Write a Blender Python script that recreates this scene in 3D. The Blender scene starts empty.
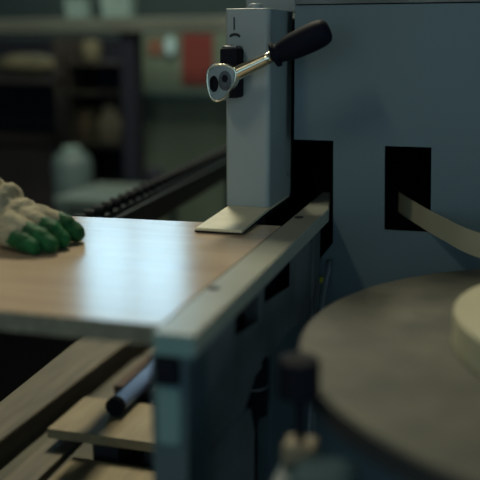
import bpy, bmesh, math, random
from mathutils import Vector, Matrix
random.seed(7)
PI = math.pi
sc = bpy.context.scene
col = sc.collection

# ---------------------------------------------------------------- materials
def mat(name, color, rough=.5, metal=0., spec=.5, var=.0, vscale=8., bump=0., bscale=60., stretch=(1, 1, 1),
        color2=None, coat=0., rvar=0., emit=None, estr=0., detail=4.):
    m = bpy.data.materials.new(name); m.use_nodes = True
    nt = m.node_tree; b = nt.nodes['Principled BSDF']
    b.inputs['Roughness'].default_value = rough
    b.inputs['Metallic'].default_value = metal
    b.inputs['Specular IOR Level'].default_value = spec
    b.inputs['Coat Weight'].default_value = coat
    b.inputs['Base Color'].default_value = (*color, 1)
    tc = nt.nodes.new('ShaderNodeTexCoord'); mp = nt.nodes.new('ShaderNodeMapping')
    mp.inputs['Scale'].default_value = stretch
    nt.links.new(tc.outputs['Object'], mp.inputs['Vector'])
    if var > 0 or color2:
        n = nt.nodes.new('ShaderNodeTexNoise'); n.inputs['Scale'].default_value = vscale; n.inputs['Detail'].default_value = detail
        nt.links.new(mp.outputs['Vector'], n.inputs['Vector'])
        r = nt.nodes.new('ShaderNodeValToRGB')
        c2 = color2 or tuple(c * (1 - var) for c in color)
        c1 = color if color2 else tuple(min(1, c * (1 + var * .6)) for c in color)
        r.color_ramp.elements[0].position = .36; r.color_ramp.elements[1].position = .66
        r.color_ramp.elements[0].color = (*c2, 1); r.color_ramp.elements[1].color = (*c1, 1)
        nt.links.new(n.outputs['Fac'], r.inputs['Fac']); nt.links.new(r.outputs['Color'], b.inputs['Base Color'])
        if rvar > 0:
            mr = nt.nodes.new('ShaderNodeMapRange'); mr.inputs['To Min'].default_value = rough - rvar; mr.inputs['To Max'].default_value = rough + rvar
            nt.links.new(n.outputs['Fac'], mr.inputs['Value']); nt.links.new(mr.outputs['Result'], b.inputs['Roughness'])
    if bump > 0:
        n2 = nt.nodes.new('ShaderNodeTexNoise'); n2.inputs['Scale'].default_value = bscale; n2.inputs['Detail'].default_value = 5
        nt.links.new(mp.outputs['Vector'], n2.inputs['Vector'])
        bp = nt.nodes.new('ShaderNodeBump'); bp.inputs['Strength'].default_value = bump; bp.inputs['Distance'].default_value = .002
        nt.links.new(n2.outputs['Fac'], bp.inputs['Height']); nt.links.new(bp.outputs['Normal'], b.inputs['Normal'])
    if emit:
        b.inputs['Emission Color'].default_value = (*emit, 1); b.inputs['Emission Strength'].default_value = estr
    return m

M = {}
M['panel'] = mat('blue_grey_powder_coat', (.108, .158, .182), .42, var=.06, vscale=3, bump=.08, bscale=500)
M['column'] = mat('light_grey_enamel', (.31, .355, .365), .38, var=.04, vscale=6, bump=.05, bscale=400)
M['interior'] = mat('black_interior', (.004, .005, .011), .85, spec=.1)
M['plate'] = mat('cream_steel', (.74, .69, .50), .42, var=.08, vscale=25)
M['rubber'] = mat('black_rubber', (.007, .008, .014), .7, spec=.12)
M['rail'] = mat('grey_green_laminate', (.36, .37, .31), .33, var=.07, vscale=14, bump=.06, bscale=300)
M['railside'] = mat('rail_edge_band', (.42, .43, .36), .5, var=.08, vscale=20)
M['slotsteel'] = mat('dull_slot_steel', (.05, .06, .07), .8, spec=.2)
M['frame'] = mat('dark_grey_paint', (.15, .165, .17), .6, var=.3, vscale=9)
M['leg'] = mat('slate_blue_paint', (.075, .115, .135), .5, var=.1, vscale=9)
M['inlay'] = mat('teal_paint', (.17, .30, .30), .45, var=.06, vscale=10)
M['chrome'] = mat('polished_chrome', (.80, .76, .62), .24, metal=1., var=.05, vscale=40, rvar=.05)
M['chromeface'] = mat('satin_chrome', (.33, .33, .32), .28, metal=1., var=.08, vscale=60)
M['darksteel'] = mat('blackened_steel', (.10, .10, .105), .32, metal=.8)
M['grip'] = mat('black_plastic_grip', (.003, .005, .014), .65, spec=.12, bump=.25, bscale=220)
M['disc'] = mat('worn_fibreboard', (.112, .112, .084), .66, color2=(.060, .066, .055), vscale=14, bump=.25, bscale=60, detail=6)
M['discedge'] = mat('dark_disc_edge', (.03, .032, .035), .6)
M['tape'] = mat('cream_edge_tape', (.52, .50, .35), .5, var=.05, vscale=12)
M['feed'] = mat('dark_feed_metal', (.024, .038, .048), .45, metal=.2, var=.2, vscale=20)
M['roller'] = mat('worn_dark_roller', (.014, .018, .022), .75, spec=.2)
M['teal_dull'] = mat('dull_teal_paint', (.07, .13, .14), .6, var=.1, vscale=8)
M['hood'] = mat('deep_teal_enamel', (.022, .058, .074), .75, spec=.2, var=.05)
M['beam'] = mat('olive_grey_beam', (.115, .138, .125), .6, var=.15, vscale=3)
M['darkwood'] = mat('dark_stained_board', (.022, .020, .024), .7, var=.3, vscale=4)
M['navy'] = mat('dark_navy_metal', (.016, .020, .034), .7, spec=.2)
M['shelf'] = mat('grey_brown_shelf', (.04, .038, .036), .7, var=.2, vscale=5)
M['red'] = mat('dull_red_card', (.15, .028, .026), .7, var=.12, vscale=6)
M['orange'] = mat('faded_orange_card', (.20, .095, .065), .7, var=.12, vscale=6)
M['cabinet'] = mat('olive_green_cabinet', (.115, .165, .135), .6, var=.1, vscale=2.5)
M['pale'] = mat('pale_teal_plastic', (.22, .34, .34), .5, var=.15, vscale=6)
M['bluegrey'] = mat('blue_grey_plastic', (.09, .145, .16), .55, var=.1, vscale=6)
M['bench'] = mat('teal_grey_bench', (.12, .17, .17), .5, var=.1, vscale=5)
M['brown'] = mat('brown_cardboard', (.085, .07, .04), .75, var=.2, vscale=8)
M['buff'] = mat('buff_paper', (.24, .21, .15), .7, var=.15, vscale=10)
M['olive'] = mat('olive_cloth', (.12, .12, .08), .85, var=.25, vscale=12)
M['timber'] = mat('weathered_timber', (.17, .148, .105), .65, color2=(.10, .092, .07), vscale=5, stretch=(8, 1, 8), bump=.3, bscale=40)
M['ply'] = mat('pale_plywood', (.33, .27, .16), .6, color2=(.25, .20, .12), vscale=6, stretch=(6, 1, 6))
M['redwood'] = mat('reddish_offcut', (.085, .05, .035), .7, var=.2, vscale=10)
M['blue'] = mat('blue_plastic', (.28, .43, .78), .35, var=.05)
M['floor'] = mat('dusty_concrete', (.12, .115, .085), .75, color2=(.075, .075, .06), vscale=3, bump=.2, bscale=30, detail=8)
M['wall'] = mat('dim_teal_plaster', (.10, .16, .17), .8, color2=(.07, .115, .13), vscale=1.5)
M['ceiling'] = mat('grey_ceiling_paint', (.12, .13, .13), .85, var=.1, vscale=2)
M['knit'] = mat('cream_knit_cotton', (.40, .36, .255), .9, spec=.15, var=.2, vscale=40, bump=1., bscale=260)
M['green'] = mat('green_latex_coating', (.007, .098, .030), .6, spec=.25, var=.4, vscale=45, bump=.8, bscale=170)
M['sleeve'] = mat('dark_work_sleeve', (.02, .025, .04), .9, var=.2, vscale=20, bump=.6, bscale=120)
M['skin'] = mat('skin', (.42, .24, .17), .55, var=.06, vscale=20)
M['ink'] = mat('black_ink', (.01, .01, .012), .6)
M['yellow'] = mat('yellow_enamel', (.45, .42, .03), .5)
M['cable'] = mat('grey_cable_sheath', (.16, .19, .21), .45)
M['steel'] = mat('galvanised_steel', (.35, .38, .40), .4, metal=.7, var=.1, vscale=30)
M['wframe'] = mat('white_window_frame', (.4, .42, .42), .5)
M['glow_window'] = mat('daylit_glass', (.1, .1, .1), .2, emit=(.44, .78, 1.0), estr=4.9)
M['glow_fill'] = mat('fill_glow_glass', (.1, .1, .1), .2, emit=(.50, .80, .95), estr=1.3)  # glow for the added fill windows, front and right
M['lamp_body'] = mat('lamp_housing', (.5, .5, .48), .5)
M['glow_tube'] = mat('lit_tube', (.5, .5, .5), .5, emit=(1.0, .93, .66), estr=6.0)
M['glow_oval'] = mat('lit_oval_lens', (.3, .4, .4), .3, emit=(.42, .80, .85), estr=.12)

def board_mat():
    m = mat('beige_melamine', (.57, .45, .325), .17, color2=(.49, .375, .28), vscale=9, stretch=(.5, 6, 6), rvar=.03, detail=8)
    nt = m.node_tree; b = nt.nodes['Principled BSDF']
    tc = nt.nodes.new('ShaderNodeTexCoord'); mp = nt.nodes.new('ShaderNodeMapping'); mp.inputs['Scale'].default_value = (4, 75, 10)
    n = nt.nodes.new('ShaderNodeTexNoise'); n.inputs['Scale'].default_value = 3; n.inputs['Detail'].default_value = 4
    bp = nt.nodes.new('ShaderNodeBump'); bp.inputs['Strength'].default_value = .42; bp.inputs['Distance'].default_value = .0006
    nt.links.new(tc.outputs['Object'], mp.inputs['Vector']); nt.links.new(mp.outputs['Vector'], n.inputs['Vector'])
    nt.links.new(n.outputs['Fac'], bp.inputs['Height']); nt.links.new(bp.outputs['Normal'], b.inputs['Normal'])
    return m
M['board'] = board_mat()
M['boardedge'] = mat('raw_chipboard_edge', (.22, .22, .165), .8, color2=(.13, .135, .105), vscale=120, bump=.5, bscale=200)

# ---------------------------------------------------------------- builders
def obj(name, bm, m, parent=None, bevel=0, seg=2, smooth=False, mats=None, label=None):
    bmesh.ops.recalc_face_normals(bm, faces=bm.faces)
    me = bpy.data.meshes.new(name); bm.to_mesh(me); bm.free()
    for mm in (mats or [m]): me.materials.append(mm)
    o = bpy.data.objects.new(name, me); col.objects.link(o)
    if parent:
        o.parent = parent
        o.matrix_parent_inverse = world(parent).inverted()
    if smooth:
        for p in me.polygons: p.use_smooth = True
    if bevel:
        b = o.modifiers.new('bevel', 'BEVEL'); b.width = bevel; b.segments = seg; b.limit_method = 'ANGLE'; b.angle_limit = math.radians(40)
        if smooth is not None:
            for p in me.polygons: p.use_smooth = True
            w = o.modifiers.new('wn', 'WEIGHTED_NORMAL'); w.keep_sharp = False
    if label: o['label'] = label
    return o
def world(o):
    m = Matrix.Translation(o.location) @ o.rotation_euler.to_matrix().to_4x4()
    return (world(o.parent) @ o.matrix_parent_inverse @ m) if o.parent else m
def tag(o, label, cat, group=None, kind=None):
    o['label'] = label; o['category'] = cat
    if group: o['group'] = group
    if kind: o['kind'] = kind
    return o
def thing(name, label, cat, loc, rz=0, group=None):
    o = bpy.data.objects.new(name, None); col.objects.link(o); o.location = loc; o.rotation_euler = (0, 0, rz)
    o.empty_display_size = .05
    return tag(o, label, cat, group)
def struct(o):
    o['kind'] = 'structure'; return o
def box(bm, x0, x1, y0, y1, z0, z1, mi=0):
    v = [bm.verts.new(p) for p in ((x0, y0, z0), (x1, y0, z0), (x1, y1, z0), (x0, y1, z0), (x0, y0, z1), (x1, y0, z1), (x1, y1, z1), (x0, y1, z1))]
    for f in ((0, 3, 2, 1), (4, 5, 6, 7), (0, 1, 5, 4), (1, 2, 6, 5), (2, 3, 7, 6), (3, 0, 4, 7)):
        bm.faces.new([v[i] for i in f]).material_index = mi
    return v
def B(*a):
    bm = bmesh.new(); box(bm, *a); return bm
def prism(bm, pts, axis, a, b):
    """pts 2D outline extruded along axis from a to b. axis 'x': pts=(y,z); 'y': pts=(x,z); 'z': pts=(x,y)"""
    def P(p, t):
        return {'x': (t, p[0], p[1]), 'y': (p[0], t, p[1]), 'z': (p[0], p[1], t)}[axis]
    A = [bm.verts.new(P(p, a)) for p in pts]; C = [bm.verts.new(P(p, b)) for p in pts]
    n = len(pts)
    bm.faces.new(A); bm.faces.new(C[::-1])
    for i in range(n): bm.faces.new((A[i], C[i], C[(i + 1) % n], A[(i + 1) % n]))
def PR(pts, axis, a, b):
    bm = bmesh.new(); prism(bm, pts, axis, a, b); return bm
def plate_with_holes(outer, holes, y0, y1):
    """XZ plate with rectangular or polygonal holes, filled by triangulation."""
    bm = bmesh.new()
    edges = []
    for loop in [outer] + holes:
        vs = [bm.verts.new((x, y0, z)) for x, z in loop]
        edges += [bm.edges.new((vs[i], vs[(i + 1) % len(vs)])) for i in range(len(vs))]
    bmesh.ops.triangle_fill(bm, edges=edges, use_beauty=True)
    r = bmesh.ops.extrude_face_region(bm, geom=bm.faces[:])
    for v in [g for g in r['geom'] if isinstance(g, bmesh.types.BMVert)]: v.co.y = y1
    return bm
def tube(bm, pts, rad, n=14, caps=True, squash=(1, 1)):
    pts = [Vector(p) for p in pts]
    rad = rad if isinstance(rad, (list, tuple)) else [rad] * len(pts)
    rings = []; ref = None
    for i, p in enumerate(pts):
        d = (pts[min(i + 1, len(pts) - 1)] - pts[max(i - 1, 0)]).normalized()
        if ref is None: ref = d.orthogonal().normalized()
        ref = (ref - d * ref.dot(d)).normalized()
        s = d.cross(ref)
        rings.append([bm.verts.new(p + (ref * math.cos(2 * PI * k / n) * squash[0] + s * math.sin(2 * PI * k / n) * squash[1]) * rad[i]) for k in range(n)])
    for a, b in zip(rings, rings[1:]):
        for k in range(n): bm.faces.new((a[k], a[(k + 1) % n], b[(k + 1) % n], b[k]))
    if caps:
        bm.faces.new(rings[0][::-1]); bm.faces.new(rings[-1])
def TU(pts, rad, n=14, squash=(1, 1)):
    bm = bmesh.new(); tube(bm, pts, rad, n, True, squash); return bm
def lathe(bm, prof, c, n=64):
    """prof: (r,z) list; around vertical axis at c"""
    rings = []
    for r, z in prof:
        if r < 1e-6: rings.append([bm.verts.new((c[0], c[1], c[2] + z))])
        else: rings.append([bm.verts.new((c[0] + r * math.cos(2 * PI * k / n), c[1] + r * math.sin(2 * PI * k / n), c[2] + z)) for k in range(n)])
    for a, b in zip(rings, rings[1:]):
        for k in range(n):
            k2 = (k + 1) % n
            if len(a) == 1: bm.faces.new((a[0], b[k2], b[k]))
            elif len(b) == 1: bm.faces.new((a[k], a[k2], b[0]))
            else: bm.faces.new((a[k], a[k2], b[k2], b[k]))
def LA(prof, c, n=64):
    bm = bmesh.new(); lathe(bm, prof, c, n); return bm
def rounded(x0, x1, z0, z1, r, n=5):
    pts = []
    for cx, cz, a in ((x1 - r, z1 - r, 0), (x0 + r, z1 - r, 90), (x0 + r, z0 + r, 180), (x1 - r, z0 + r, 270)):
        for k in range(n + 1):
            t = math.radians(a + 90 * k / n); pts.append((cx + r * math.cos(t), cz + r * math.sin(t)))
    return pts

# ---------------------------------------------------------------- the hall
XL, XR, YF, YB, ZC = -5.2, 3.4, -3.2, 7.0, 4.0
struct(obj('floor', B(XL, XR, YF, YB, -.1, 0), M['floor']))
struct(obj('ceiling', B(XL, XR, YF, YB, ZC, ZC + .1), M['ceiling']))
struct(obj('wall_left', B(XL - .15, XL, YF, YB, 0, ZC), M['wall']))
UY0, UY1, UZ0, UZ1 = -1.6, .6, .25, 2.4  # added window on the right, low sill lets fill light under the disc
def turn(bm):
    for v in bm.verts: v.co = Vector((v.co.y, v.co.x, v.co.z))
    return bm
def rect(a, b, c, d): return [(a, c), (b, c), (b, d), (a, d)]
struct(obj('wall_right', turn(plate_with_holes(rect(YF, YB, 0, ZC), [rect(UY0, UY1, UZ0, UZ1)], XR, XR + .15)), M['wall']))
fill_win_right = struct(obj('fill_window_right', turn(plate_with_holes(rect(UY0, UY1, UZ0, UZ1), [rect(UY0 + .04, -.52, UZ0 + .04, UZ1 - .04), rect(-.48, UY1 - .04, UZ0 + .04, UZ1 - .04)], XR + .04, XR + .08)), M['wframe']))
for a_, b_ in ((UY0 + .04, -.52), (-.48, UY1 - .04)): obj('window_pane', B(XR + .055, XR + .062, a_, b_, UZ0 + .04, UZ1 - .04), M['glow_fill'], fill_win_right)  # panes of the made-up window, weak cool fill for right-facing sides
VX0, VX1, VZ0, VZ1 = -1.6, 1.8, .55, 2.6  # added window behind the camera, sized for cool frontal fill
struct(obj('wall_front', plate_with_holes([(XL, 0), (XR, 0), (XR, ZC), (XL, ZC)], [[(VX0, VZ0), (VX1, VZ0), (VX1, VZ1), (VX0, VZ1)]], YF - .15, YF), M['wall']))
fw = (VX1 - VX0 - .04) / 3
fill_win_front = obj('fill_window_front', plate_with_holes([(VX0, VZ0), (VX1, VZ0), (VX1, VZ1), (VX0, VZ1)],
        [[(VX0 + .04 + i * fw, VZ0 + .04), (VX0 + i * fw + fw, VZ0 + .04), (VX0 + i * fw + fw, VZ1 - .04), (VX0 + .04 + i * fw, VZ1 - .04)] for i in range(3)], YF - .09, YF - .05), M['wframe']); struct(fill_win_front)
for i in range(3):
    obj('window_pane', B(VX0 + .04 + i * fw, VX0 + i * fw + fw, YF - .075, YF - .068, VZ0 + .04, VZ1 - .04), M['glow_fill'], fill_win_front)  # glowing panes of the made-up front window
WX0, WX1, WZ0, WZ1 = -3.62, -2.55, 2.02, 3.5
struct(obj('wall_back', plate_with_holes([(XL, 0), (XR, 0), (XR, ZC), (XL, ZC)],
        [[(WX0, WZ0), (WX1, WZ0), (WX1, WZ1), (WX0, WZ1)]], YB, YB + .2), M['wall']))
win = obj('window_1', plate_with_holes([(WX0, WZ0), (WX1, WZ0), (WX1, WZ1), (WX0, WZ1)],
        [[(WX0 + .04 + i * .517, WZ0 + .04 + j * .72), (WX0 + .51 + i * .517, WZ0 + .04 + j * .72), (WX0 + .51 + i * .517, WZ0 + .71 + j * .72), (WX0 + .04 + i * .517, WZ0 + .71 + j * .72)]
         for i in range(2) for j in range(2)], YB + .05, YB + .09), M['wframe']); struct(win)
for i in range(2):
    for j in range(2):
        a = WX0 + .04 + i * .517; c = WZ0 + .04 + j * .72
        obj('window_pane', B(a, a + .47, YB + .065, YB + .072, c, c + .67), M['glow_window'], win)

def area(name, loc, rot, sx, sy, power, color, parent=None, spread=None):
    l = bpy.data.lights.new(name, 'AREA'); l.shape = 'RECTANGLE'; l.size = sx; l.size_y = sy; l.energy = power; l.color = color
    if spread: l.spread = spread
    o = bpy.data.objects.new(name, l); col.objects.link(o); o.location = loc; o.rotation_euler = rot
    o['kind'] = 'helper'
    return o
# daylight through the pane

def ceiling_lamp(x, y, label, first=[None]):
    if first[0] is None:
        t = thing('fluorescent_fixture', label, 'ceiling lamp', (x, y, ZC - .3), 0, 'fluorescent ceiling fixtures')
        bm = bmesh.new(); prism(bm, [(x - .12, ZC - .3), (x + .12, ZC - .3), (x + .06, ZC - .24), (x - .06, ZC - .24)], 'y', y - .62, y + .62)
        obj('housing', bm, M['lamp_body'], t)
        for s in (-1, 1): obj('hanger', TU([(x, y + s * .45, ZC - .245), (x, y + s * .45, ZC)], .006, 8), M['steel'], t)
        for s in (-.06, .06): obj('lamp_tube', TU([(x + s, y - .58, ZC - .32), (x + s, y + .58, ZC - .32)], .016, 12), M['glow_tube'], t)
        first[0] = t
        return t
    r = first[0].copy(); col.objects.link(r); r.location = (x, y, ZC - .3); r['label'] = label
    for ch in first[0].children:
        c = ch.copy(); col.objects.link(c); c.parent = r; c.matrix_parent_inverse = ch.matrix_parent_inverse.copy()
    return r
LAMPS = [(-1.2, 3.2, 'twin tube lamp hung over the feed rail side of the hall'), (-1.6, -1.4, 'twin tube lamp hung behind the operator side')]
for x, y, lb in LAMPS: ceiling_lamp(x, y, lb)
for i, (x, y, lb) in enumerate(LAMPS):
    l = area('tube_light', (x, y, ZC - .36), (0, 0, 0), .25, 1.2, (90, 26)[i], (1.0, .93, .68))

# ---------------------------------------------------------------- edge banding machine
em = thing('edge_banding_machine', 'blue grey machine body with upright front panel and two dark rectangular openings', 'machine', (.2, 1.9, 0))
PY = 1.61
outer = [(-.366, 1.277), (-.364, 1.029), (-.288, 1.029), (-.284, .831), (-.315, .789), (-.318, .0), (1.3, .0), (1.3, 1.277)]
slot = [(-.191, 1.022), (-.106, 1.022), (-.100, .863), (-.186, .863)]
obj('front_panel', plate_with_holes(outer, [slot], PY, PY + .004), M['panel'], em)
bm = bmesh.new()   # closed box behind the panel, open towards the panel's openings
box(bm, -.47, 1.3, 2.35, 2.37, .0, 1.5); box(bm, 1.28, 1.3, PY + .004, 2.35, 0, 1.5); box(bm, -.49, -.47, 1.80, 2.37, 0, 1.24)
box(bm, -.47, 1.28, PY + .18, 2.35, 1.24, 1.26)
obj('housing', bm, M['interior'], em)
bm = bmesh.new(); box(bm, -.366, 1.3, PY - .004, PY + .05, 1.279, 1.31); box(bm, -.366, 1.3, PY + .004, 2.0, 1.31, 1.32)
obj('top_cover', bm, M['frame'], em, label='darker grey top cover')
obj('guide_plate', B(-.486, -.383, 1.70, 1.74, 1.268, 1.50), M['column'], em, bevel=.003, label='light grey guide plate behind the column')
# pressure column
pc = obj('pressure_column', PR([(-.467, 1.503), (-.464, 1.500), (-.396, 1.500), (-.390, 1.5012), (-.386, 1.505), (-.384, 1.511), (-.381, 1.66), (-.467, 1.66)], 'z', .914, 1.268),
         M['column'], em, bevel=.004, seg=3, label='light grey upright column with rounded corner')
obj('foot_plate', PR([(1.318, .9095), (1.502, .9145), (1.66, .9145), (1.66, .9095), (1.502, .9095), (1.318, .9045)], 'x', -.463, -.383), M['plate'], pc, bevel=.001, label='cream coloured foot plate')
obj('foot_pad', B(-.466, -.386, 1.322, 1.66, .9005, .9042), M['rubber'], pc, label='thin black pad under the foot plate')
obj('socket_block', PR(rounded(-.466, -.432, 1.114, 1.200, .005), 'y', 1.462, 1.5), M['rubber'], pc, bevel=.004, label='black block holding the ratchet')
obj('socket_lip', PR(rounded(-.463, -.435, 1.196, 1.204, .003), 'y', 1.467, 1.5), M['darksteel'], pc, bevel=.002)
obj('adjusting_bolt', LA([(0, .0), (.011, 0), (.012, .002), (.012, .008), (.009, .010), (0, .010)], (-.424, 1.545, 1.268), 24), M['column'], pc, smooth=True)
obj('scale_mark', B(-.4515, -.4490, 1.4990, 1.5, 1.231, 1.253), M['ink'], pc)
bm = bmesh.new()
arc = [(-.449 + .0105 * math.cos(t), 1.2195 + .0065 * math.sin(t)) for t in [math.radians(a) for a in range(5, 176, 17)]]
arc2 = [(-.449 + .0075 * math.cos(t), 1.2175 + .0035 * math.sin(t)) for t in [math.radians(a) for a in range(175, 4, -17)]]
prism(bm, arc + arc2, 'y', 1.4990, 1.5)
obj('arc_mark', bm, M['ink'], pc)
obj('side_screw', TU([(-.3805, 1.625, .960), (-.3775, 1.625, .960)], .005, 16), M['steel'], pc)
# ratchet
rt = thing('ratchet_wrench', 'chrome ratchet wrench with black grip fitted on the column', 'wrench', (-.452, 1.455, 1.14))
HY0, HY1 = 1.436, 1.461
def hp(u, v): return (-.453 + u * .00176, 1.140 + v * .00168)     # head drawn in its own plane
ring = [(-13.6, 2), (-13.2, 9), (-10.8, 14), (-6.5, 16.6), (0, 17.6), (6.5, 17), (11, 15), (15, 12.5), (16.5, 7), (15.5, 1), (12.5, -5), (8.5, -11), (4.5, -16), (0, -19), (-4, -19.8), (-8, -18), (-11, -13), (-13, -5)]
def ell(cx, cy, rx, ry, n=24): return [hp(cx + rx * math.cos(2 * PI * k / n), cy + ry * math.sin(2 * PI * k / n)) for k in range(n)]
def holed(outer_, holes_, y0, y1): return plate_with_holes(outer_, holes_, y0, y1)
sm_ring = [hp(p.x, p.y) for p in [q for q in __import__('functools').reduce(lambda a_, k: a_ + [
    .5 * ((2 * Vector(ring[k])) + (Vector(ring[(k + 1) % 18]) - Vector(ring[k - 1])) * t + (2 * Vector(ring[k - 1]) - 5 * Vector(ring[k]) + 4 * Vector(ring[(k + 1) % 18]) - Vector(ring[(k + 2) % 18])) * t * t
    + (3 * Vector(ring[k]) - Vector(ring[k - 1]) - 3 * Vector(ring[(k + 1) % 18]) + Vector(ring[(k + 2) % 18])) * t ** 3) for t in (0, .33, .66)], range(18), [])]]
head = obj('ratchet_head', holed(sm_ring, [ell(-6.3, -2.2, 4.6, 8.2)], HY0, HY1), M['chromeface'], rt, bevel=.0035, seg=4)
obj('head_rim', holed([(-.453 + (x + .453) * 1.04, 1.139 + (z - 1.139) * 1.04) for x, z in sm_ring], [[(-.453 + (x + .453) * .90, 1.139 + (z - 1.139) * .92) for x, z in sm_ring]], HY0 - .002, HY1 - .002), M['chrome'], head, bevel=.0012, seg=3, label='bright chrome rim')
obj('drive_hole', PR(ell(-6.3, -2.2, 4.6, 8.2), 'y', HY0 + .008, HY1), M['rubber'], head)
bm = bmesh.new(); prism(bm, ell(5.2, 1.2, 6.6, 10.2), 'y', HY0 - .0025, HY0 + .003)
obj('pivot_cap', bm, M['darksteel'], head, bevel=.0015, seg=3)
obj('pivot_screw', PR(ell(5.6, 3.5, 3.2, 4.2, 6), 'y', HY0 - .0045, HY0 - .0025), M['rubber'], head)
obj('reverse_lever', PR(ell(4.6, -3.5, 4.0, 3.0, 12), 'y', HY0 - .0050, HY0 - .0025), M['darksteel'], head, bevel=.001)
A = Vector((-.436, 1.449, 1.150)); Bp = Vector((-.359, 1.449, 1.1855)); G = Vector((-.266, 1.449, 1.2275))
obj('handle_rod', TU([A.lerp(Bp, t) for t in (0, .08, .2, .5, .8, 1)], [.0118, .0126, .0120, .0108, .0098, .0096], 24), M['chrome'], rt, smooth=True)
d = (G - Bp)
gr = obj('handle_grip', TU([Bp + d * t for t in (-.02, -.018, .035, .04, .07, .13, .22, .35, .5, .65, .8, .9, .96, .99, 1.0)],
     [.010, .0212, .0218, .0180, .0165, .0178, .0200, .0222, .0232, .0236, .0232, .0215, .0185, .0130, .0060], 28), M['grip'], rt, smooth=True)
rt.location.x -= .004; rt.location.z += .003
# ---------------------------------------------------------------- table
wt = thing('feed_table', 'grey feed table edge with flush rail and blue grey leg under the board', 'table', (-.32, 1.1, 0))
rail = obj('edge_rail', PR([(-.3400, .826), (-.2935, .826), (-.2935, 1.608), (-.325, 1.79), (-.3400, 1.79)], 'z', .874, .8995), M['rail'], wt, bevel=.0012, label='pale grey green rail')
obj('rail_side', B(-.2935, -.2925, .827, 1.607, .8745, .8980), M['railside'], wt)
obj('rail_end_cap', B(-.3395, -.2935, .8245, .826, .8745, .8985), M['inlay'], wt, label='teal end cap')
for y, ry, cx in ((1.008, .009, -.3305), (1.502, .013, -.3285)):
    obj('rail_slot', PR([(cx + .0085 * math.cos(t), y + ry * math.sin(t)) for t in [2 * PI * k / 20 for k in range(20)]], 'z', .8990, .8999), M['slotsteel'], rail)
# side bracket under the rail with two rectangular openings
def yz_plate(outer, holes, x0, x1):
    bm = plate_with_holes(outer, holes, x0, x1)
    for v in bm.verts: v.co = Vector((v.co.y, v.co.x, v.co.z))
    return bm
obj('side_bracket', yz_plate([(.832, .8735), (1.60, .8735), (1.60, .74), (1.52, .70), (1.36, .735), (1.13, .735), (.95, .64), (.832, .64)],
    [[(1.030, .8725), (1.150, .8725), (1.150, .814), (1.030, .830)], [(1.180, .8725), (1.355, .8725), (1.355, .812), (1.180, .832)]], -.312, -.308), M['frame'], wt, bevel=.0008, seg=1)
obj('bracket_back', B(-.3385, -.334, .86, 1.60, .70, .8735), M['interior'], wt)
for y in (1.165, 1.45): obj('stiffener', B(-.334, -.312, y, y + .006, .72, .8735), M['frame'], wt)
leg = obj('leg', B(-.3465, -.3035, .830, .90, .0, .8735), M['leg'], wt, bevel=.002, label='slate blue front leg')
obj('clip', B(-.3385, -.3105, .818, .830, .8405, .872), M['rubber'], leg, bevel=.003, label='black plastic clip')
obj('inlay', PR(rounded(-.338, -.3115, .768, .838, .006), 'y', .826, .830), M['inlay'], leg, bevel=.001, label='teal inset strip')
obj('leg', B(-.345, -.303, 1.52, 1.58, .0, .8735), M['frame'], wt, bevel=.002)
obj('side_cover', PR([(.90, 0), (1.12, 0), (1.12, .66), (1.10, .70), (.98, .72), (.90, .72)], 'x', -.335, -.306), M['frame'], wt, bevel=.002)
obj('side_cover', PR([(1.24, 0), (1.515, 0), (1.515, .735), (1.36, .735), (1.24, .735)], 'x', -.335, -.312), M['leg'], wt, bevel=.002)
# made-up black cylinder standing in for the shadow in the gap between covers
gap_shade = obj('gap_shade_body', TU([(-.325, 1.18, .655), (-.325, 1.18, .745)], .022, 18), M['rubber'], wt, smooth=True, bevel=.001)
obj('gap_shade_tip', TU([(-.325, 1.18, .628), (-.325, 1.18, .655)], [.004, .012], 12), M['rubber'], gap_shade)
obj('shade_body_band', TU([(-.325, 1.18, .700), (-.325, 1.18, .702)], .0226, 18), M['steel'], gap_shade)
obj('back_cover', B(-.352, -.348, 1.08, 1.30, .05, .66), M['frame'], wt)
# cables
tag(obj('grey_hose', TU([(-.288, 1.59, .80), (-.286, 1.575, .785), (-.286, 1.54, .76), (-.286, 1.50, .72), (-.286, 1.45, .66), (-.286, 1.42, .58), (-.286, 1.40, .45), (-.286, 1.40, .2), (-.286, 1.40, .005)], .005, 10), M['cable'], smooth=True),
    'thin grey hose hanging under the table edge beside the panel', 'hose')
obj('yellow_button', TU([(-.305, PY, .757), (-.305, PY - .008, .757)], .006, 16), M['yellow'], em, bevel=.001, label='small yellow button')

# ---------------------------------------------------------------- board on the table
bd = obj('board_panel', PR([(-1.35, .838), (-.3402, .8455), (-.3402, 1.414), (-1.35, 1.355)], 'z', .8758, .9005), M['board'], bevel=.0006, seg=1, mats=[M['board'], M['boardedge']])
for p in bd.data.polygons:
    if abs(p.normal.z) < .5: p.material_index = 1
bd.modifiers['bevel'].material = -1
tag(bd, 'beige laminated chipboard panel held on the machine table by a gloved hand', 'board')

# support arm below the board (carries its far end)
sa = thing('support_stand', 'low black support stand under the left end of the board', 'stand', (-1.15, 1.1, 0))
obj('support_bar', B(-1.18, -1.12, .85, 1.35, .83, .8757), M['feed'], sa, bevel=.003)
obj('leg', B(-1.17, -1.13, .90, .94, 0, .83), M['feed'], sa); obj('leg', B(-1.17, -1.13, 1.27, 1.31, 0, .83), M['feed'], sa)

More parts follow.
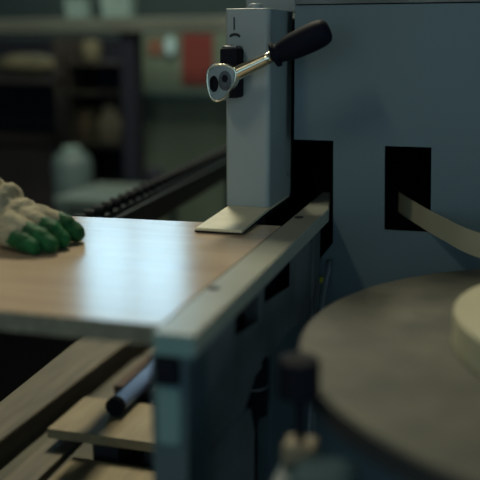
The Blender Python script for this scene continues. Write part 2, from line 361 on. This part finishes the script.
# ---------------------------------------------------------------- toothed feed rail
A0 = Vector((-.800, 1.44)); A1 = Vector((-.915, 3.40)); dv = (A1 - A0).normalized(); ang = math.atan2(dv.y, dv.x)
ft = thing('roller_rail', 'long dark rail with a row of small rollers leading behind the board', 'rail', (-.8, 1.44, 0), 0)
L = (A1 - A0).length
def fr(u, w): p = A0 + dv * u + Vector((dv.y, -dv.x)) * w; return (p.x, p.y)
obj('rail_beam', PR([fr(0, 0), fr(L, 0), fr(L, -.03), fr(0, -.03)], 'z', .752, .835), M['feed'], ft, bevel=.003)
obj('rail_lip', PR([fr(0, .012), fr(L, .012), fr(L, 0), fr(0, 0)], 'z', .800, .822), M['feed'], ft, bevel=.002)
n = int(L / .052)
for k in range(n):
    u = .02 + k * .052; p = fr(u, -.002); q = fr(u, -.028)
    bm = bmesh.new(); tube(bm, [(*p, .847), (*q, .847)], .0115, 12)
    prism(bm, [fr(u - .007, -.010), fr(u + .007, -.010), fr(u + .007, -.020), fr(u - .007, -.020)], 'z', .833, .845)
    obj('roller', bm, M['roller'], ft, bevel=.0015)
hx0, hy0 = fr(-.62, 0)
obj('dark_skirt', PR([fr(-.62, -.002), fr(.19, -.002), fr(.19, -.032), fr(-.62, -.032)], 'z', .60, .834), M['navy'], ft, bevel=.004)  # plain dark box along the near end of the rail, below the board
for u in (-.55, 1.5, 1.85):
    obj('leg', PR([fr(u, -.002), fr(u + .04, -.002), fr(u + .04, -.028), fr(u, -.028)], 'z', 0, .752 if u > 0 else .60), M['feed'], ft)

# ---------------------------------------------------------------- turntable, tape
TC = (.211, 1.075)
tt = thing('tape_turntable', 'large round grey fibreboard disc carrying the tape roll', 'turntable', (TC[0], TC[1], 0))
obj('turntable_disc', LA([(0, .826), (.428, .826), (.432, .829), (.432, .837), (.430, .840), (0, .840)], (TC[0], TC[1], 0), 128), M['disc'], tt, smooth=False)
obj('disc_rim', LA([(.405, .812), (.434, .812), (.4345, .8145), (.4345, .8375), (.4325, .8375), (.432, .826), (.405, .826)], (TC[0], TC[1], 0), 128), M['discedge'], tt, label='dark rim')
obj('hub_flange', LA([(0, .790), (.11, .790), (.11, .826), (0, .826)], (TC[0], TC[1], 0), 48), M['frame'], tt)
obj('spindle_post', LA([(0, .02), (.035, .02), (.035, .79), (0, .79)], (TC[0], TC[1], 0), 32), M['leg'], tt)
obj('base_plate', LA([(0, 0), (.20, 0), (.20, .02), (0, .02)], (TC[0], TC[1], 0), 48), M['frame'], tt)
obj('centre_pin', LA([(0, .84), (.012, .84), (.012, .90), (.008, .905), (0, .905)], (TC[0], TC[1], 0), 24), M['steel'], tt)
tr = thing('tape_roll', 'cream roll of edging tape on the disc, its end feeding into the panel opening', 'tape roll', (TC[0], TC[1], .84))
bm = bmesh.new()
prof = [(.060, .8405), (.243, .8405), (.2445, .842), (.2445, .880), (.243, .8818)]
for k in range(12): r_ = .243 - k * .0148; prof += [(r_ - .006, .8819), (r_ - .0074, .8812), (r_ - .0088, .8819)]
prof += [(.060, .8818), (.060, .8405)]
lathe(bm, prof, (TC[0], TC[1], 0), 128)
obj('tape_coil', bm, M['tape'], tr)
pts = [(-.180, 1.80), (-.160, 1.745), (-.138, 1.69), (-.102, 1.603), (-.070, 1.535), (-.042, 1.474), (-.010, 1.425), (.04, 1.375), (.12, 1.345), (.20, 1.325), (.26, 1.315)]
def cat(P, n=6):
    o = []
    for i in range(len(P) - 1):
        p0, p1, p2, p3 = [Vector(P[max(0, min(len(P) - 1, j))]) for j in (i - 1, i, i + 1, i + 2)]
        for k in range(n):
            t = k / n
            o.append(.5 * ((2 * p1) + (p2 - p0) * t + (2 * p0 - 5 * p1 + 4 * p2 - p3) * t * t + (3 * p1 - p0 - 3 * p2 + p3) * t ** 3))
    o.append(Vector(P[-1])); return o
C_ = cat(pts)
bm = bmesh.new(); L_, R_ = [], []
for i, p in enumerate(C_):
    dd = (C_[min(i + 1, len(C_) - 1)] - C_[max(i - 1, 0)]).normalized(); nn = Vector((-dd.y, dd.x)) * .0006
    z0 = .8645 - .02 * max(0, (i - 42) / len(C_)); z1 = z0 + .041
    L_.append([bm.verts.new((p.x + nn.x, p.y + nn.y, z)) for z in (z0, z1)]); R_.append([bm.verts.new((p.x - nn.x, p.y - nn.y, z)) for z in (z0, z1)])
for i in range(len(C_) - 1):
    bm.faces.new((L_[i][0], L_[i + 1][0], L_[i + 1][1], L_[i][1])); bm.faces.new((R_[i][0], R_[i][1], R_[i + 1][1], R_[i + 1][0]))
    bm.faces.new((L_[i][1], L_[i + 1][1], R_[i + 1][1], R_[i][1])); bm.faces.new((L_[i][0], R_[i][0], R_[i + 1][0], L_[i + 1][0]))
bm.faces.new((L_[0][0], L_[0][1], R_[0][1], R_[0][0])); bm.faces.new((L_[-1][0], R_[-1][0], R_[-1][1], L_[-1][1]))
obj('tape_end', bm, M['tape'], tr)

# clamp knob on its post in front of the disc
kn = thing('clamp_knob', 'black knob on a thin stem in front of the round disc', 'knob', (-.19, .86, 0))
KX, KY = -.179, .83
obj('knob_head', LA([(0, .843), (.0215, .843), (.0225, .845), (.0225, .881), (.0205, .884), (0, .885)], (KX, KY, 0), 10), M['rubber'], kn)
obj('stem', LA([(0, .793), (.0052, .793), (.0052, .843), (0, .843)], (KX + .002, KY, 0), 16), M['rubber'], kn)
obj('stem_base', B(-.194, -.158, .812, .848, .768, .793), M['buff'], kn, bevel=.006, label='pale stem base')
hd = thing('control_housing', 'rounded teal housing in front of the black knob at the bottom edge', 'housing', (-.155, .78, 0))
obj('casing', B(-.198, -.112, .70, .85, .0, .768), M['leg'], hd, bevel=.008, seg=3)
bm = bmesh.new(); prism(bm, [(-.172, .7685), (-.099, .7685), (-.099, .785), (-.105, .803), (-.118, .813), (-.154, .813), (-.166, .803), (-.172, .785)], 'y', .70, .764)
obj('casing_hood', bm, M['hood'], hd, bevel=.006, seg=3, label='teal rounded hood')
tag(obj('wooden_dowel', LA([(0, 0), (.020, 0), (.020, .735), (.017, .74), (0, .74)], (-.013, .894, 0), 20), M['ply']), 'wooden dowel standing under the front of the round disc', 'dowel')

# ---------------------------------------------------------------- things below the board
tb = tag(obj('timber_beam', PR([(-1.10, .9), (-.955, .9), (-.93, 3.2), (-1.06, 3.2)], 'z', .33, .40), M['timber'], bevel=.006), 'long weathered timber beam lying on the trestles under the board', 'beam')
for y in (1.0, 2.8):
    t = thing('low_trestle', 'low timber trestle under the %s end of the long beam' % ('near' if y < 2 else 'far'), 'trestle', (-.9, y, 0), 0, 'low trestles')
    obj('crossbar', B(-1.25, -.50, y, y + .08, .26, .33), M['timber'], t, bevel=.003)
    for x in (-1.22, -.56): obj('leg', B(x, x + .06, y + .01, y + .07, 0, .26), M['timber'], t)
tag(obj('plank', PR([(-.90, 1.03), (-.83, 1.03), (-.86, 2.83), (-.92, 2.83)], 'z', .3305, .352), M['timber'], bevel=.003), 'narrow timber plank lying beside the long beam', 'plank')
# crate with pale boards
cr = thing('pallet', 'wooden pallet with pale top board under the table', 'pallet', (-.72, 1.75, 0))
obj('top_board', B(-.885, -.52, 1.535, 1.72, .375, .398), M['ply'], cr, bevel=.003)
obj('top_board', B(-.85, -.52, 1.80, 2.02, .375, .398), M['redwood'], cr, bevel=.003)
for x in (-.79, -.67, -.59): obj('bearer', B(x, x + .06, 1.56, 2.02, .10, .375), M['darkwood'], cr)
obj('bottom_board', B(-.80, -.52, 1.56, 1.62, .0, .10), M['darkwood'], cr); obj('bottom_board', B(-.80, -.52, 1.9, 2.02, .0, .10), M['darkwood'], cr)
tag(obj('wood_sheet', B(-.822, -.37, 1.12, 1.53, .0, .345), M['ply'], bevel=.004), 'stack of pale wooden sheets on the floor under the board', 'wood stack')
pt = thing('blue_tube', 'blue plastic tube with black ends lying on the pale pallet board', 'tube', (-.785, 1.7, .398))
a = Vector((-.770, 1.640, .420)); b = Vector((-.768, 1.98, .420))
obj('tube_body', TU([a, b], .0205, 20), M['blue'], pt, smooth=True, bevel=.002)
dd = (b - a).normalized()
obj('end_cap', TU([a - dd * .008, a + dd * .008], .0215, 20), M['rubber'], pt); obj('end_cap', TU([b - dd * .01, b + dd * .02], .0215, 20), M['rubber'], pt)

# ---------------------------------------------------------------- gloved hand
def skinned(name, edges_pts, m, parent=None, sub=2, noise=0, nscale=40):
    """edges_pts: list of chains; chain = [(x,y,z,r), ...]; the first vertex of a later chain may equal an existing point."""
    verts, rad, edges = [], [], []
    def add(p):
        for i, v in enumerate(verts):
            if (Vector(v) - Vector(p[:3])).length < 1e-5: return i
        verts.append(p[:3]); rad.append(p[3]); return len(verts) - 1
    for ch in edges_pts:
        ids = [add(p) for p in ch]; edges += list(zip(ids, ids[1:]))
    me = bpy.data.meshes.new(name + '_m'); me.from_pydata(verts, edges, [])
    o = bpy.data.objects.new(name + '_tmp', me); col.objects.link(o)
    o.modifiers.new('s', 'SKIN').use_smooth_shade = True
    for i, r in enumerate(rad):
        sv = me.skin_vertices[0].data[i]; sv.radius = (r, r) if not isinstance(r, tuple) else r
    me.skin_vertices[0].data[0].use_root = True
    s = o.modifiers.new('ss', 'SUBSURF'); s.levels = sub; s.render_levels = sub
    if noise:
        tx = bpy.data.textures.new(name + 'n', 'CLOUDS'); tx.noise_scale = 1 / nscale
        dm = o.modifiers.new('d', 'DISPLACE'); dm.texture = tx; dm.strength = noise; dm.mid_level = .5
    dg = bpy.context.evaluated_depsgraph_get()
    nm = bpy.data.meshes.new_from_object(o.evaluated_get(dg))
    bpy.data.objects.remove(o)
    nm.materials.clear(); nm.materials.append(m)
    for p in nm.polygons: p.use_smooth = True
    r = bpy.data.objects.new(name, nm); col.objects.link(r)
    if parent: r.parent = parent; r.matrix_parent_inverse = world(parent).inverted()
    return r
W = (-.80, 1.165, .970)
arm = [(*W, .026), (-.90, 1.15, .995, .032), (-1.05, 1.12, 1.03, .040), (-1.22, 1.06, 1.09, .045)]
person = skinned('person', [arm, [(*W, .026), (-.74, 1.165, .952, .026), (-.70, 1.165, .940, .016)]], M['skin'])
tag(person, 'operator wearing a cream glove with green fingers pressing on the board', 'person')
def ico(c, r, tilt=0.):
    bm = bmesh.new(); bmesh.ops.create_icosphere(bm, subdivisions=3, radius=1)
    R_ = Matrix.Rotation(tilt, 3, 'Y')
    for v in bm.verts: v.co = R_ @ Vector((v.co.x * r[0], v.co.y * r[1], v.co.z * r[2])) + Vector(c)
    return bm
def fused(name, pieces, m, parent, voxel, noise, nscale, zmin=None):
    me = bpy.data.meshes.new(name + '_m'); big = bmesh.new()
    for p in pieces:
        t_ = bpy.data.meshes.new('t'); p.to_mesh(t_); p.free(); big.from_mesh(t_); bpy.data.meshes.remove(t_)
    big.to_mesh(me); big.free()
    o = bpy.data.objects.new(name + '_tmp', me); col.objects.link(o)
    rm = o.modifiers.new('r', 'REMESH'); rm.mode = 'VOXEL'; rm.voxel_size = voxel
    sm_ = o.modifiers.new('sm', 'SMOOTH'); sm_.factor = .5; sm_.iterations = 4
    tx = bpy.data.textures.new(name + 'n', 'CLOUDS'); tx.noise_scale = nscale
    dm = o.modifiers.new('d', 'DISPLACE'); dm.texture = tx; dm.strength = noise; dm.mid_level = .5
    dg = bpy.context.evaluated_depsgraph_get(); nm = bpy.data.meshes.new_from_object(o.evaluated_get(dg)); bpy.data.objects.remove(o)
    nm.materials.clear(); nm.materials.append(m)
    for p in nm.polygons: p.use_smooth = True
    if zmin is not None:
        for v in nm.vertices: v.co.z = max(v.co.z, zmin)
    r = bpy.data.objects.new(name, nm); col.objects.link(r)
    if parent: r.parent = parent; r.matrix_parent_inverse = world(parent).inverted()
    return r
F = {  # knuckle, middle joint, end joint, tip
 'index':  [(-.700, 1.125, .944, .0175), (-.664, 1.119, .932, .0160), (-.638, 1.115, .924, .0150), (-.621, 1.114, .9150, .0135)],
 'middle': [(-.702, 1.155, .947, .0175), (-.663, 1.153, .938, .0160), (-.637, 1.151, .929, .0150), (-.619, 1.150, .9150, .0135)],
 'ring':   [(-.702, 1.187, .947, .0170), (-.662, 1.190, .938, .0155), (-.636, 1.192, .930, .0150), (-.618, 1.194, .9150, .0135)],
 'little': [(-.706, 1.210, .942, .0155), (-.672, 1.217, .932, .0135), (-.648, 1.222, .923, .0125), (-.632, 1.224, .9130, .0115)],
 'thumb':  [(-.725, 1.122, .936, .0190), (-.678, 1.106, .926, .0155), (-.655, 1.101, .919, .0140), (-.638, 1.099, .9140, .0125)]}
COAT = {'index': .10, 'middle': .35, 'ring': .65, 'little': .5, 'thumb': .15}   # where the green coating starts on each finger
pieces = [ico(c, r, t) for c, r, t in (
    ((-.842, 1.163, .982), (.020, .046, .043), .05), ((-.812, 1.165, .974), (.018, .048, .044), .1), ((-.780, 1.166, .964), (.019, .049, .046), .12),
    ((-.752, 1.168, .956), (.0175, .051, .0500), .10), ((-.722, 1.168, .951), (.0150, .049, .0455), .06),
    ((-.703, 1.168, .942), (.018, .047, .031), .3), ((-.684, 1.168, .938), (.020, .046, .022), .4))]
for k, f in F.items():
    a_, b_ = Vector(f[0][:3]), Vector(f[1][:3])
    pieces.append(TU([a_, a_.lerp(b_, .5), b_, b_.lerp(Vector(f[2][:3]), COAT[k] + .15)], [f[0][3], (f[0][3] + f[1][3]) / 2 + .0015, f[1][3] + .001, f[2][3] + .001], 16))
gl = fused('glove', pieces, M['knit'], person, .0026, .0045, .011, .9012)
gl['label'] = 'cream knitted glove'
for k, f in F.items():
    s_ = Vector(f[1][:3]).lerp(Vector(f[2][:3]), COAT[k]); bm_ = TU([s_, Vector(f[2][:3]), Vector(f[3][:3])], [f[2][3] + .0012, f[2][3], f[3][3]], 18)
    c = fused('coated_finger', [bm_, ico(f[3][:3], (f[3][3],) * 3), ico(tuple(s_), (f[2][3] + .0014,) * 3), ico(f[2][:3], (f[2][3] + .0012,) * 3)], M['green'], gl, .002, .0030, .009, .9012)
    c['label'] = 'green rubber coated %s' % ('thumb' if k == 'thumb' else k + ' finger')
sl = obj('sleeve', TU([(-.865, 1.157, .986), (-.90, 1.15, .99), (-1.05, 1.12, 1.03), (-1.22, 1.06, 1.09), (-1.30, 1.03, 1.12)], [.047, .049, .055, .062, .065], 24), M['sleeve'], person, smooth=True)
def fold(cx, cy, cz, rx, ry, rz, tilt):
    bm = bmesh.new(); bmesh.ops.create_icosphere(bm, subdivisions=3, radius=1)
    for v in bm.verts:
        c = v.co.copy(); w = 1 + .06 * math.sin(9 * c.y + 3 * c.x) + .04 * math.sin(17 * c.z)
        v.co = Vector((c.x * rx * w + cx, c.y * ry * w + cy, max(c.z * rz * w, -rz) + cz))
    return bm

# ---------------------------------------------------------------- background furniture (a few metres behind)
# overhead crossbeam on two posts
gb = thing('gantry_frame', 'long olive grey beam crossing the hall behind the machine on dark posts', 'gantry', (-2.3, 4.35, 0))
obj('crossbeam', B(-4.6, -.9, 4.30, 4.45, 1.280, 1.356), M['beam'], gb, bevel=.006)
for x in (-1.935, -1.0, -4.5): obj('post', B(x, x + .085, 4.32, 4.43, 0, 1.28), M['navy'], gb, bevel=.004)
# pale bins standing on the beam
def bin_(x, w, h, lb):
    t = thing('storage_bin', lb, 'bin', (x, 4.38, 1.3565), 0, 'pale bins on the beam')
    bm = bmesh.new(); prism(bm, [(x - w / 2, 1.3565), (x + w / 2, 1.3565), (x + w / 2 + .012, 1.3565 + h), (x - w / 2 - .012, 1.3565 + h)], 'y', 4.33, 4.43)
    obj('tub', bm, M['pale'], t, bevel=.006); obj('rim', B(x - w / 2 - .02, x + w / 2 + .02, 4.32, 4.44, 1.3565 + h, 1.3565 + h + .012), M['bluegrey'], t, bevel=.003)
bin_(-2.20, .10, .12, 'smaller pale teal bin standing on the long beam'); bin_(-1.96, .15, .14, 'wider pale teal bin standing on the long beam'); 
# dark racking at the left
rk = thing('storage_rack', 'dark open storage rack behind the gloved hand', 'rack', (-2.6, 4.9, 0))
for x in (-3.9, -2.56): obj('upright', B(x, x + .06, 4.75, 4.81, 0, 1.26), M['shelf'], rk); obj('upright', B(x, x + .06, 5.2, 5.26, 0, 1.26), M['shelf'], rk)
for z in (.15, .62, .99): obj('shelf_board', B(-3.9, -2.5, 4.75, 5.26, z, z + .03), M['darkwood'], rk)
obj('back_sheet', B(-3.9, -2.5, 5.26, 5.27, 0, 1.26), M['navy'], rk)
obj('front_door', B(-3.6, -2.57, 4.73, 4.749, .02, .60), M['darkwood'], rk, label='dark brown door')
tag(obj('folded_cloth', fold(-2.86, 4.97, 1.094, .22, .10, .068, .05), M['olive'], smooth=True), 'crumpled olive cloth on the upper shelf of the dark rack', 'cloth')
# second rack between post and gap
r2 = thing('tool_cabinet', 'dark cabinet with open shelves left of the black post', 'cabinet', (-2.25, 4.8, 0))
for x in (-2.46, -2.08): obj('side_panel', B(x, x + .02, 4.70, 5.1, 0, 1.26), M['shelf'], r2)
for z in (.30, .62, .93, 1.10): obj('shelf_board', B(-2.44, -2.08, 4.70, 5.1, z, z + .02), M['shelf'], r2)
obj('back_sheet', B(-2.46, -2.06, 5.1, 5.11, 0, 1.26), M['navy'], r2)
tag(obj('round_canister', LA([(0, 0), (.055, 0), (.06, .01), (.06, .10), (.04, .125), (0, .125)], (-2.36, 4.85, 1.1215), 24), M['olive'], smooth=True), 'dull olive canister on the top shelf of the dark cabinet', 'canister')
tag(obj('cardboard_box', B(-2.42, -2.30, 4.76, 4.95, .641, .84), M['brown'], bevel=.004), 'brown cardboard box in the middle of the dark cabinet', 'box')
tag(obj('paper_bag', PR([(-2.27, .641), (-2.15, .641), (-2.13, .75), (-2.17, .87), (-2.23, .88), (-2.28, .76)], 'y', 4.74, 4.86), M['buff'], bevel=.01), 'buff paper bag standing right of the cardboard box', 'bag')
# blue grey drum and bench
dr = thing('plastic_drum', 'blue grey plastic drum left of the teal bench', 'drum', (-2.28, 4.40, 0))
obj('body', LA([(0, 0), (.10, 0), (.115, .02), (.115, .55), (.10, .60), (.06, .63), (0, .63)], (-2.285, 4.40, 0), 32), M['bluegrey'], dr, smooth=True)
obj('lid', LA([(0, .63), (.05, .63), (.05, .655), (0, .655)], (-2.285, 4.40, 0), 24), M['pale'], dr, smooth=True)
bn = thing('workbench', 'low teal grey workbench in front of the dark cabinet', 'bench', (-1.9, 4.1, 0))
obj('bench_top', B(-2.06, -1.56, 3.75, 4.28, .44, .48), M['bench'], bn, bevel=.004)
for x in (-2.02, -1.63):
    for y in (3.80, 4.20): obj('leg', B(x, x + .04, y, y + .04, 0, .44), M['bench'], bn)
obj('front_apron', B(-1.98, -1.63, 3.80, 3.815, .02, .44), M['bench'], bn)
# olive cabinet with cards
gc = thing('steel_cabinet', 'olive green steel cabinet with a ledge, right of the black post', 'cabinet', (-1.5, 4.8, 0))
obj('body', B(-1.99, -.95, 4.66, 5.10, .0, 1.28), M['cabinet'], gc, bevel=.006)
obj('ledge', B(-1.99, -.95, 4.60, 4.66, .925, .955), M['teal_dull'], gc, bevel=.004, label='darker ledge')
obj('door', B(-1.96, -1.47, 4.65, 4.66, .05, .90), M['cabinet'], gc, bevel=.003); obj('door', B(-1.45, -.98, 4.65, 4.66, .05, .90), M['cabinet'], gc, bevel=.003)
tag(obj('red_banner', B(-1.705, -1.52, 4.652, 4.659, 1.00, 1.278), M['red']), 'dull red sheet fixed on the olive cabinet', 'sheet')
tag(obj('orange_card', B(-1.905, -1.825, 4.652, 4.659, 1.165, 1.245), M['orange']), 'small faded orange card fixed on the olive cabinet', 'card')
lm = thing('signal_lamp', 'small oval pale teal lamp glowing on the olive cabinet', 'lamp', (-1.77, 4.64, 1.21))
def oval(rx, rz, y0, y1): return PR([(-1.772 + rx * math.cos(2 * PI * k / 32), 1.213 + rz * math.sin(2 * PI * k / 32)) for k in range(32)], 'y', y0, y1)
obj('lens', oval(.032, .052, 4.640, 4.654), M['glow_oval'], lm, bevel=.003); obj('bezel', oval(.0345, .0545, 4.654, 4.6595), M['teal_dull'], lm)
tag(obj('dark_pot', LA([(0, .4805), (.04, .4805), (.05, .52), (.045, .58), (.03, .60), (0, .60)], (-1.66, 4.1, 0), 24), M['navy'], smooth=True), 'small dark pot standing on the teal bench', 'pot')

# ---------------------------------------------------------------- world and camera
w = bpy.data.worlds.new('world'); sc.world = w; w.use_nodes = True
w.node_tree.nodes['Background'].inputs[0].default_value = (.3, .5, .6, 1); w.node_tree.nodes['Background'].inputs[1].default_value = .05
cam = bpy.data.cameras.new('camera'); co = bpy.data.objects.new('camera', cam); col.objects.link(co)
cam.sensor_width = 36; cam.lens = 859 / 480 * 36
P_ = math.atan(192 / 859); Y_ = math.atan(258 / math.hypot(859, 192))
co.location = (0, 0, 1.2); co.rotation_euler = (PI / 2 - P_, 0, Y_)
cam.dof.use_dof = True; cam.dof.focus_distance = 1.54; cam.dof.aperture_fstop = 1.9; cam.dof.aperture_ratio = 1.0
cam.clip_start = .05
sc.camera = co
sc.view_settings.view_transform = 'Standard'; sc.view_settings.look = 'None'; sc.view_settings.gamma = 1
sc.view_settings.use_curve_mapping = False
sc.view_settings.exposure = 0
